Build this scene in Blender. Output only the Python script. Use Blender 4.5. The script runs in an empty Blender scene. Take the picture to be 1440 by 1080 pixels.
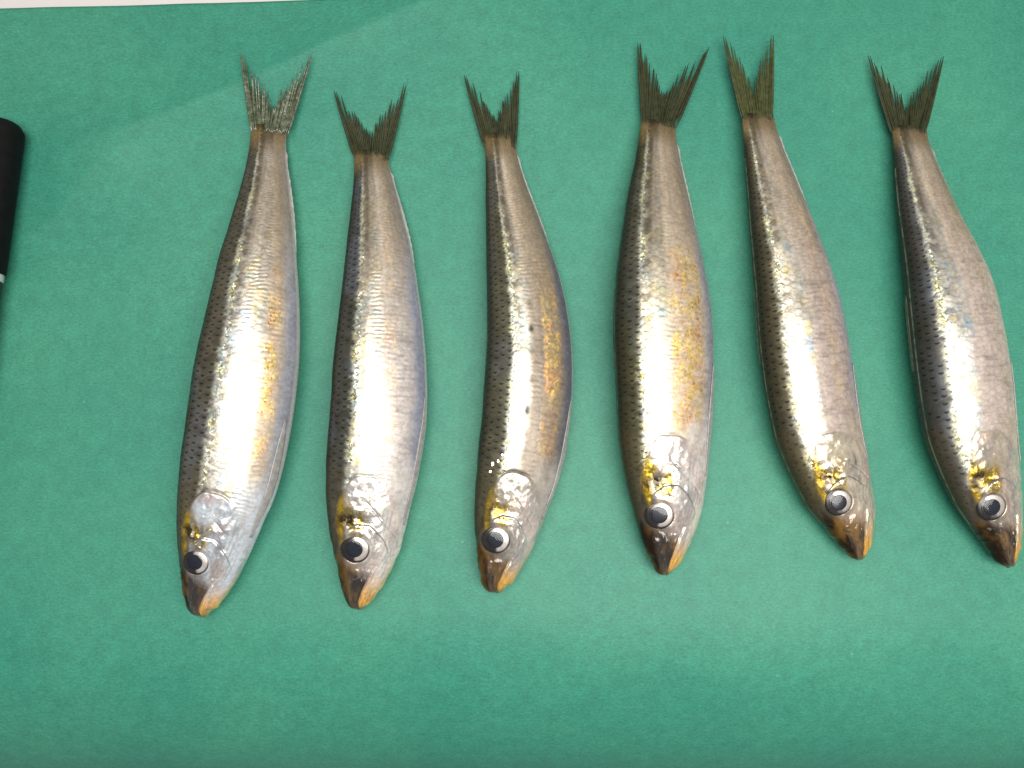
import bpy, math, random
import numpy as np

# ------------------------------------------------------------------ camera, world, lamps, exposure
scene = bpy.context.scene
coll = scene.collection
MM = 0.001
TILT = math.radians(5.0)
DIST = 270.0                       # mm from lens to the middle of the paper
FPX = 1081.0                       # focal length in pixels of the 1440 px wide photograph
CAM = np.array([0.0, -DIST * math.sin(TILT), DIST * math.cos(TILT)])
FWD = np.array([0.0, math.sin(TILT), -math.cos(TILT)])
RGT = np.array([1.0, 0.0, 0.0])
UPV = np.array([0.0, math.cos(TILT), math.sin(TILT)])

cam_data = bpy.data.cameras.new("camera")
cam_data.sensor_width = 36.0
cam_data.lens = 36.0 * FPX / 1440.0
cam_data.clip_start = 0.01
cam_data.clip_end = 20.0
cam = bpy.data.objects.new("camera", cam_data)
cam.location = CAM * MM
cam.rotation_euler = (TILT, 0, 0)
coll.objects.link(cam)
scene.camera = cam

world = bpy.data.worlds.new("World")
scene.world = world
world.use_nodes = True
world.node_tree.nodes["Background"].inputs[0].default_value = (0.93, 0.95, 1.0, 1)
world.node_tree.nodes["Background"].inputs[1].default_value = 0.26


def lamp(name, loc, target, sx, sy, power, colour):
    l = bpy.data.lights.new(name, 'AREA')
    l.shape = 'RECTANGLE'
    l.size, l.size_y = sx, sy
    l.energy = power
    l.color = colour
    o = bpy.data.objects.new(name, l)
    o.location = loc
    d = np.array(target, float) - np.array(loc, float)
    d /= np.linalg.norm(d)
    from mathutils import Vector
    o.rotation_euler = Vector(d).to_track_quat('-Z', 'Y').to_euler()
    coll.objects.link(o)
    return o


lamp("ceiling_panel_lamp", (0.09, -0.06, 0.60), (0.05, -0.04, 0), 0.34, 0.70, 5.7, (1.0, 0.965, 0.91))

vs = scene.view_settings
vs.view_transform = 'Standard'
vs.look = 'None'
vs.gamma = 1.0
vs.exposure = 0.0
vs.use_curve_mapping = False
scene.cycles.max_bounces = 6
scene.cycles.use_denoising = True

rng = np.random.RandomState(7)


# ------------------------------------------------------------------ helpers
def project(p):
    d = np.asarray(p, float) - CAM
    w = d @ FWD
    return np.stack([720 + FPX * (d @ RGT) / w, 540 - FPX * (d @ UPV) / w], -1)


def unproject(px, z):
    px = np.asarray(px, float)
    ray = FWD + np.multiply.outer((px[..., 0] - 720) / FPX, RGT) + np.multiply.outer((540 - px[..., 1]) / FPX, UPV)
    t = (np.asarray(z) - CAM[2]) / ray[..., 2]
    return CAM + ray * t[..., None]


def hash2(i, j, seed=0):
    i = np.asarray(i).astype(np.int64)
    j = np.asarray(j).astype(np.int64)
    h = (i * 374761393 + j * 668265263 + seed * 982451653) & 0xFFFFFFFF
    h = ((h ^ (h >> 13)) * 1274126177) & 0xFFFFFFFF
    h = ((h ^ (h >> 16)) * 2246822519) & 0xFFFFFFFF
    h = h ^ (h >> 15)
    return (h & 0xFFFFFF) / float(0xFFFFFF)


def vnoise(x, y, seed=0):
    i, j = np.floor(x), np.floor(y)
    fx, fy = x - i, y - j
    fx = fx * fx * (3 - 2 * fx)
    fy = fy * fy * (3 - 2 * fy)
    a = hash2(i, j, seed) * (1 - fx) + hash2(i + 1, j, seed) * fx
    b = hash2(i, j + 1, seed) * (1 - fx) + hash2(i + 1, j + 1, seed) * fx
    return a * (1 - fy) + b * fy


def fbm(x, y, seed=0, o=3):
    s, t, a = 0, 0, 1.0
    for k in range(o):
        s = s + a * vnoise(x * 2 ** k + 13.7 * k, y * 2 ** k - 7.1 * k, seed + k)
        t += a
        a *= 0.55
    return s / t


def sstep(a, b, x):
    t = np.clip((x - a) / (b - a + 1e-12), 0, 1)
    return t * t * (3 - 2 * t)


def gauss(x, c, w):
    return np.exp(-((x - c) / w) ** 2)


def spline(xk, yk, x):
    """natural cubic spline"""
    xk = np.asarray(xk, float)
    yk = np.asarray(yk, float)
    n = len(xk)
    h = np.diff(xk)
    A = np.zeros((n, n))
    r = np.zeros((n,) + yk.shape[1:])
    A[0, 0] = A[-1, -1] = 1
    for i in range(1, n - 1):
        A[i, i - 1], A[i, i], A[i, i + 1] = h[i - 1], 2 * (h[i - 1] + h[i]), h[i]
        r[i] = 6 * ((yk[i + 1] - yk[i]) / h[i] - (yk[i] - yk[i - 1]) / h[i - 1])
    m = np.linalg.solve(A, r)
    k = np.clip(np.searchsorted(xk, x) - 1, 0, n - 2)
    sh = (slice(None),) + (None,) * (yk.ndim - 1)
    d1 = (np.asarray(x) - xk[k])[sh]
    d2 = (xk[k + 1] - np.asarray(x))[sh]
    hh = h[k][sh]
    return (m[k] * d2 ** 3 + m[k + 1] * d1 ** 3) / (6 * hh) + (yk[k] / hh - m[k] * hh / 6) * d2 + (yk[k + 1] / hh - m[k + 1] * hh / 6) * d1


def mesh_object(name, verts_mm, faces, mat, parent=None, smooth=True, attrs=None, origin=None):
    """verts in mm (world); faces: int array (n,4) or list of tuples; object origin at `origin` mm"""
    v = np.asarray(verts_mm, float)
    if origin is not None:
        v = v - np.asarray(origin, float)
    me = bpy.data.meshes.new(name)
    if isinstance(faces, np.ndarray):
        k = faces.shape[1]
        me.vertices.add(len(v))
        me.vertices.foreach_set("co", (v * MM).astype(np.float32).ravel())
        me.loops.add(faces.size)
        me.loops.foreach_set("vertex_index", faces.astype(np.int32).ravel())
        me.polygons.add(len(faces))
        me.polygons.foreach_set("loop_start", (np.arange(len(faces)) * k).astype(np.int32))
        me.polygons.foreach_set("loop_total", np.full(len(faces), k, np.int32))
        me.update(calc_edges=True)
        me.validate()
    else:
        me.from_pydata([tuple(q) for q in v * MM], [], [tuple(int(a) for a in f) for f in faces])
    if attrs:
        for an, arr in attrs.items():
            at = me.attributes.new(an, 'FLOAT_COLOR', 'POINT')
            c = np.ones((len(v), 4), np.float32)
            c[:, :arr.shape[1]] = arr
            at.data.foreach_set("color", c.ravel())
    if smooth:
        me.polygons.foreach_set("use_smooth", np.ones(len(me.polygons), bool))
    me.materials.append(mat)
    o = bpy.data.objects.new(name, me)
    coll.objects.link(o)
    if origin is not None:
        o.location = np.asarray(origin) * MM
    if parent is not None:
        o.parent = parent
        if origin is None:
            o.location = [-c for c in parent.location]
        else:
            o.location = np.asarray(origin) * MM - np.array(parent_world(parent))
    return o


def parent_world(o):
    w = np.zeros(3)
    while o is not None:
        w = w + np.array(o.location)
        o = o.parent
    return w


def child_fix(o, parent):
    """vertices were given in world mm: cancel the parents' offset"""
    o.parent = parent
    o.location = -parent_world(parent)
    return o


def part(name, verts, faces, mat, parent, smooth=True, attrs=None):
    o = mesh_object(name, verts, faces, mat, None, smooth, attrs)
    return child_fix(o, parent)


def grid_faces(n, m, wrap=False):
    i, j = np.meshgrid(np.arange(n - 1), np.arange(m if wrap else m - 1), indexing='ij')
    a = i * m + j
    b = i * m + (j + 1) % m
    return np.stack([a, b, b + m, a + m], -1).reshape(-1, 4)


def sheet(top, thick):
    """closed thin sheet from an (n,m,3) grid of points and an (n,m,3) offset"""
    n, m = top.shape[:2]
    bot = top - thick
    v = np.concatenate([top.reshape(-1, 3), bot.reshape(-1, 3)])
    f = [tuple(q) for q in grid_faces(n, m)]
    N = n * m
    f += [tuple(N + x for x in q[::-1]) for q in f]
    ring = [(0, j) for j in range(m)] + [(i, m - 1) for i in range(1, n)] + [(n - 1, j) for j in range(m - 2, -1, -1)] + [(i, 0) for i in range(n - 2, 0, -1)]
    idx = [i * m + j for i, j in ring]
    for a, b in zip(idx, idx[1:] + idx[:1]):
        f.append((b, a, a + N, b + N))
    return v, f


# ------------------------------------------------------------------ materials
def new_mat(name):
    m = bpy.data.materials.new(name)
    m.use_nodes = True
    nt = m.node_tree
    return m, nt, nt.nodes["Principled BSDF"]


def nd(nt, typ, **kw):
    n = nt.nodes.new(typ)
    for k, v in kw.items():
        if k in n.inputs:
            n.inputs[k].default_value = v
        else:
            setattr(n, k, v)
    return n


def skin_material():
    m, nt, p = new_mat("sardine_skin")
    L = nt.links.new
    col = nd(nt, "ShaderNodeAttribute", attribute_name="col")
    prm = nd(nt, "ShaderNodeAttribute", attribute_name="prm")       # metallic, roughness, glitter
    sep = nd(nt, "ShaderNodeSeparateColor")
    L(prm.outputs["Color"], sep.inputs[0])
    tc = nd(nt, "ShaderNodeTexCoord")
    # glittering guanine flecks: tiny facets of their own tint and tilt
    vor = nd(nt, "ShaderNodeTexVoronoi", feature='F1')
    vor.inputs["Scale"].default_value = 1500.0
    L(tc.outputs["Object"], vor.inputs["Vector"])
    vsep = nd(nt, "ShaderNodeSeparateColor")
    L(vor.outputs["Color"], vsep.inputs[0])
    ramp = nd(nt, "ShaderNodeMapRange")
    ramp.inputs["From Min"].default_value = 0.0
    ramp.inputs["From Max"].default_value = 1.0
    ramp.inputs["To Min"].default_value = 0.55
    ramp.inputs["To Max"].default_value = 1.5
    L(vsep.outputs[0], ramp.inputs["Value"])
    one = nd(nt, "ShaderNodeMix", data_type='FLOAT')
    one.inputs[2].default_value = 1.0
    L(sep.outputs[2], one.inputs[0])
    L(ramp.outputs[0], one.inputs[3])
    fn = nd(nt, "ShaderNodeTexNoise")
    fn.inputs["Scale"].default_value = 900.0
    fn.inputs["Detail"].default_value = 3.0
    L(tc.outputs["Object"], fn.inputs["Vector"])
    fr = nd(nt, "ShaderNodeMapRange")
    fr.inputs["From Min"].default_value = 0.3
    fr.inputs["From Max"].default_value = 0.7
    fr.inputs["To Min"].default_value = 0.88
    fr.inputs["To Max"].default_value = 1.12
    L(fn.outputs["Fac"], fr.inputs["Value"])
    mul = nd(nt, "ShaderNodeMath", operation='MULTIPLY')
    L(one.outputs[0], mul.inputs[0])
    L(fr.outputs[0], mul.inputs[1])
    sc = nd(nt, "ShaderNodeVectorMath", operation='SCALE')
    L(col.outputs["Color"], sc.inputs[0])
    L(mul.outputs[0], sc.inputs["Scale"])
    L(sc.outputs[0], p.inputs["Base Color"])
    L(sep.outputs[0], p.inputs["Metallic"])
    L(sep.outputs[1], p.inputs["Roughness"])
    bmp = nd(nt, "ShaderNodeBump")
    bmp.inputs["Strength"].default_value = 0.22
    bmp.inputs["Distance"].default_value = 0.0002
    L(fn.outputs["Fac"], bmp.inputs["Height"])
    # each fleck faces its own way
    cen = nd(nt, "ShaderNodeVectorMath", operation='SUBTRACT')
    L(vor.outputs["Color"], cen.inputs[0])
    cen.inputs[1].default_value = (0.5, 0.5, 0.5)
    amt = nd(nt, "ShaderNodeMath", operation='MULTIPLY')
    L(sep.outputs[2], amt.inputs[0])
    amt.inputs[1].default_value = 0.42
    tilt = nd(nt, "ShaderNodeVectorMath", operation='SCALE')
    L(cen.outputs[0], tilt.inputs[0])
    L(amt.outputs[0], tilt.inputs["Scale"])
    add = nd(nt, "ShaderNodeVectorMath", operation='ADD')
    L(bmp.outputs[0], add.inputs[0])
    L(tilt.outputs[0], add.inputs[1])
    nrm = nd(nt, "ShaderNodeVectorMath", operation='NORMALIZE')
    L(add.outputs[0], nrm.inputs[0])
    L(nrm.outputs[0], p.inputs["Normal"])
    L(bmp.outputs[0], p.inputs["Coat Normal"])
    L(prm.outputs["Alpha"], p.inputs["Coat Weight"])
    p.inputs["Coat Roughness"].default_value = 0.045
    L(col.outputs["Alpha"], p.inputs["Specular IOR Level"])
    return m


def plain(name, rgb, rough=0.5, metallic=0.0, coat=0.0, noise=None, bump=0.0, alpha=1.0, trans=0.0):
    m, nt, p = new_mat(name)
    L = nt.links.new
    p.inputs["Base Color"].default_value = (*rgb, 1)
    p.inputs["Roughness"].default_value = rough
    p.inputs["Metallic"].default_value = metallic
    p.inputs["Coat Weight"].default_value = coat
    p.inputs["Coat Roughness"].default_value = 0.1
    p.inputs["Alpha"].default_value = alpha
    if noise:
        tc = nd(nt, "ShaderNodeTexCoord")
        n = nd(nt, "ShaderNodeTexNoise")
        n.inputs["Scale"].default_value = noise[0]
        n.inputs["Detail"].default_value = 4
        L(tc.outputs["Object"], n.inputs["Vector"])
        r = nd(nt, "ShaderNodeValToRGB")
        r.color_ramp.elements[0].position = 0.35
        r.color_ramp.elements[1].position = 0.65
        r.color_ramp.elements[0].color = (*rgb, 1)
        r.color_ramp.elements[1].color = (*noise[1], 1)
        L(n.outputs["Fac"], r.inputs["Fac"])
        L(r.outputs["Color"], p.inputs["Base Color"])
        if bump:
            b = nd(nt, "ShaderNodeBump")
            b.inputs["Strength"].default_value = bump
            b.inputs["Distance"].default_value = 0.0004
            L(n.outputs["Fac"], b.inputs["Height"])
            L(b.outputs[0], p.inputs["Normal"])
    return m


def attr_material(name, rough, metallic, coat, coat_rough=0.05):
    m, nt, p = new_mat(name)
    a = nd(nt, "ShaderNodeAttribute", attribute_name="col")
    nt.links.new(a.outputs["Color"], p.inputs["Base Color"])
    p.inputs["Roughness"].default_value = rough
    p.inputs["Metallic"].default_value = metallic
    p.inputs["Coat Weight"].default_value = coat
    p.inputs["Coat Roughness"].default_value = coat_rough
    return m


def cornea_material():
    m = bpy.data.materials.new("cornea_clear")
    m.use_nodes = True
    nt = m.node_tree
    nt.nodes.clear()
    out = nd(nt, "ShaderNodeOutputMaterial")
    mix = nd(nt, "ShaderNodeMixShader")
    fr = nd(nt, "ShaderNodeFresnel")
    fr.inputs["IOR"].default_value = 1.40
    tr = nd(nt, "ShaderNodeBsdfTransparent")
    gl = nd(nt, "ShaderNodeBsdfGlossy")
    gl.inputs["Roughness"].default_value = 0.04
    tc = nd(nt, "ShaderNodeTexCoord")
    n = nd(nt, "ShaderNodeTexNoise")
    n.inputs["Scale"].default_value = 160
    nt.links.new(tc.outputs["Object"], n.inputs["Vector"])
    b = nd(nt, "ShaderNodeBump")
    b.inputs["Strength"].default_value = 0.5
    b.inputs["Distance"].default_value = 0.0008
    nt.links.new(n.outputs["Fac"], b.inputs["Height"])
    nt.links.new(b.outputs[0], gl.inputs["Normal"])
    nt.links.new(fr.outputs[0], mix.inputs[0])
    nt.links.new(tr.outputs[0], mix.inputs[1])
    nt.links.new(gl.outputs[0], mix.inputs[2])
    nt.links.new(mix.outputs[0], out.inputs[0])
    return m


def paper_material():
    m, nt, p = new_mat("green_paper")
    L = nt.links.new
    tc = nd(nt, "ShaderNodeTexCoord")

    def noise(scale, detail, rough=0.5, sx=1.0, sy=1.0):
        mp = nd(nt, "ShaderNodeMapping")
        mp.inputs["Scale"].default_value = (sx, sy, 1)
        L(tc.outputs["Object"], mp.inputs["Vector"])
        n = nd(nt, "ShaderNodeTexNoise")
        n.inputs["Scale"].default_value = scale
        n.inputs["Detail"].default_value = detail
        n.inputs["Roughness"].default_value = rough
        L(mp.outputs[0], n.inputs["Vector"])
        return n.outputs["Fac"]

    big = noise(14, 3)
    mid = noise(190, 4, 0.6)
    fib = noise(700, 3, 0.7, 1.0, 2.2)
    fine = noise(2200, 2, 0.6)

    def rng_(sock, lo, hi, a=0.3, b=0.7):
        r = nd(nt, "ShaderNodeMapRange")
        r.inputs["From Min"].default_value = a
        r.inputs["From Max"].default_value = b
        r.inputs["To Min"].default_value = lo
        r.inputs["To Max"].default_value = hi
        L(sock, r.inputs["Value"])
        return r.outputs[0]

    def mul(a, b):
        q = nd(nt, "ShaderNodeMath", operation='MULTIPLY')
        L(a, q.inputs[0])
        L(b, q.inputs[1])
        return q.outputs[0]

    f = mul(mul(rng_(mid, 0.91, 1.09), rng_(fib, 0.82, 1.18)), mul(rng_(fine, 0.84, 1.16), rng_(big, 0.94, 1.06)))
    hue = nd(nt, "ShaderNodeMix", data_type='RGBA')
    hue.inputs[6].default_value = (0.036, 0.250, 0.172, 1)
    hue.inputs[7].default_value = (0.052, 0.262, 0.170, 1)
    L(rng_(big, 0, 1), hue.inputs[0])
    sc = nd(nt, "ShaderNodeVectorMath", operation='SCALE')
    L(hue.outputs[2], sc.inputs[0])
    L(f, sc.inputs["Scale"])
    # rare pale fibres
    v = nd(nt, "ShaderNodeTexVoronoi")
    v.inputs["Scale"].default_value = 120
    v.inputs["Randomness"].default_value = 1
    L(tc.outputs["Object"], v.inputs["Vector"])
    vs_ = nd(nt, "ShaderNodeSeparateColor")
    L(v.outputs["Color"], vs_.inputs[0])
    near = nd(nt, "ShaderNodeMath", operation='LESS_THAN')
    L(v.outputs["Distance"], near.inputs[0])
    near.inputs[1].default_value = 0.05
    rare = nd(nt, "ShaderNodeMath", operation='GREATER_THAN')
    L(vs_.outputs[0], rare.inputs[0])
    rare.inputs[1].default_value = 0.94
    sp = mul(near.outputs[0], rare.outputs[0])
    spm = nd(nt, "ShaderNodeMath", operation='MULTIPLY')
    L(sp, spm.inputs[0])
    spm.inputs[1].default_value = 0.16
    mix = nd(nt, "ShaderNodeMix", data_type='RGBA')
    L(spm.outputs[0], mix.inputs[0])
    L(sc.outputs[0], mix.inputs[6])
    mix.inputs[7].default_value = (0.45, 0.75, 0.62, 1)
    L(mix.outputs[2], p.inputs["Base Color"])
    p.inputs["Roughness"].default_value = 0.52
    p.inputs["Specular IOR Level"].default_value = 0.42
    bmp = nd(nt, "ShaderNodeBump")
    bmp.inputs["Strength"].default_value = 0.25
    bmp.inputs["Distance"].default_value = 0.0003
    L(fib, bmp.inputs["Height"])
    L(bmp.outputs[0], p.inputs["Normal"])
    return m


M_SKIN = skin_material()
M_PAPER = paper_material()
M_TABLE = plain("white_table", (0.74, 0.70, 0.66), 0.4, noise=(30, (0.70, 0.66, 0.63)))
M_IRIS = attr_material("iris_silver", 0.28, 0.55, 0.3)
M_PUPIL = plain("pupil_dark", (0.008, 0.011, 0.019), 0.25, noise=(350, (0.014, 0.019, 0.030)))
M_SOCKET = plain("eye_rim", (0.016, 0.013, 0.011), 0.3, coat=0.3, noise=(600, (0.035, 0.028, 0.024)))
M_CORNEA = cornea_material()


# ------------------------------------------------------------------ setting: table and paper
e0 = unproject(np.array([0.0, 12.5]), 0.0)
e1 = unproject(np.array([580.0, 0.0]), 0.0)
edge_dir = (e1 - e0) / np.linalg.norm(e1 - e0)
edge_in = np.array([edge_dir[1], -edge_dir[0], 0.0])        # points from the edge towards the viewer


SHADE_BEND_Y, SHADE_BEND_R = 78.0, 80.0         # made-up bend over an added rounded table edge, shaped to darken the near paper


def paper_height(x, y):
    h = 0.35 * (fbm(x / 55 + 3, y / 55 + 9, 21, 2) - 0.5) + 0.18 * (fbm(x / 17, y / 17, 5, 2) - 0.5)

    def crease(pa, pb, amp, wa, wb, fade):
        a = unproject(np.array(pa, float), 0.0)[:2]
        b = unproject(np.array(pb, float), 0.0)[:2]
        t = (b - a) / np.linalg.norm(b - a)
        n = np.array([-t[1], t[0]])
        dx, dy = x - a[0], y - a[1]
        al = (dx * t[0] + dy * t[1]) / np.linalg.norm(b - a)
        d = dx * n[0] + dy * n[1] + 1.6 * np.sin(al * 5.0)
        prof = np.where(d > 0, np.exp(-d / wa), np.exp(d / wb))
        prof = prof - 0.0
        return amp * prof * sstep(-fade, fade * 0.4, al) * (1 - sstep(1.0, 1.0 + fade * 2, al))
    h = h + crease((120, 205), (600, 12), 3.6, 22.0, 22.0, 0.25)
    h = h + crease((35, 335), (150, 235), 1.2, 12.0, 12.0, 0.3)
    d = np.clip(-(y + SHADE_BEND_Y) , 0, SHADE_BEND_R * 0.985)
    h = h - (SHADE_BEND_R - np.sqrt(SHADE_BEND_R ** 2 - d ** 2))
    h = h + crease((160, 210), (420, 175), 0.45, 12.0, 9.0, 0.3)
    return h


nu, nv = 360, 300
uu = np.linspace(-150, 470, nu)
vv = np.linspace(0, 293, nv)
U, V = np.meshgrid(uu, vv, indexing='ij')
wob = 0.35 * (fbm(uu / 25.0, uu * 0 + 4.0, 3, 2) - 0.5)
PX = e0[0] + edge_dir[0] * U + edge_in[0] * (V + wob[:, None])
PY = e0[1] + edge_dir[1] * U + edge_in[1] * (V + wob[:, None])
PZ = paper_height(PX, PY)
top = np.stack([PX, PY, PZ], -1)
n_, m_ = nu, nv
f_top = grid_faces(n_, m_)[:, ::-1]
f_bot = f_top[:, ::-1] + n_ * m_
ring = np.concatenate([np.arange(m_), np.arange(1, n_) * m_ + m_ - 1, ((n_ - 1) * m_ + np.arange(m_ - 2, -1, -1)), np.arange(n_ - 2, 0, -1) * m_])
r2 = np.roll(ring, -1)
f_side = np.stack([ring, r2, r2 + n_ * m_, ring + n_ * m_], -1)
pv = np.concatenate([top.reshape(-1, 3), top.reshape(-1, 3) - np.array([0, 0, 0.15])])
paper = mesh_object("paper_sheet", pv, np.concatenate([f_top, f_bot, f_side]), M_PAPER)
# face orientation: make sure the top looks up
if paper.data.polygons[0].normal.z < 0:
    paper.data.flip_normals()
paper["label"] = "green mottled wrapping paper sheet lying under the row of fish"
paper["category"] = "paper"

tx0, tx1, ty1, tz0, tz1 = -420.0, 420.0, 330.0, -170.0, -1.2
prof = [(ty1, tz0), (ty1, tz1 - 2), (ty1 - 2, tz1)]
for k in range(25):
    a = math.pi / 2 * k / 24
    prof.append((-SHADE_BEND_Y - (SHADE_BEND_R - 1.2) * math.sin(a), tz1 - (SHADE_BEND_R - 1.2) * (1 - math.cos(a))))  # rounded front edge added under the bend that shades the paper
prof.append((prof[-1][0], tz0))
tv = [(x, y, z) for x in (tx0, tx1) for (y, z) in prof]
npf = len(prof)
tf = [(k, (k + 1) % npf, npf + (k + 1) % npf, npf + k) for k in range(npf)]
tf += [tuple(range(npf))[::-1], tuple(range(npf, 2 * npf))]
table = mesh_object("table_top", tv, tf, M_TABLE, smooth=False)
table["kind"] = "structure"

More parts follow.
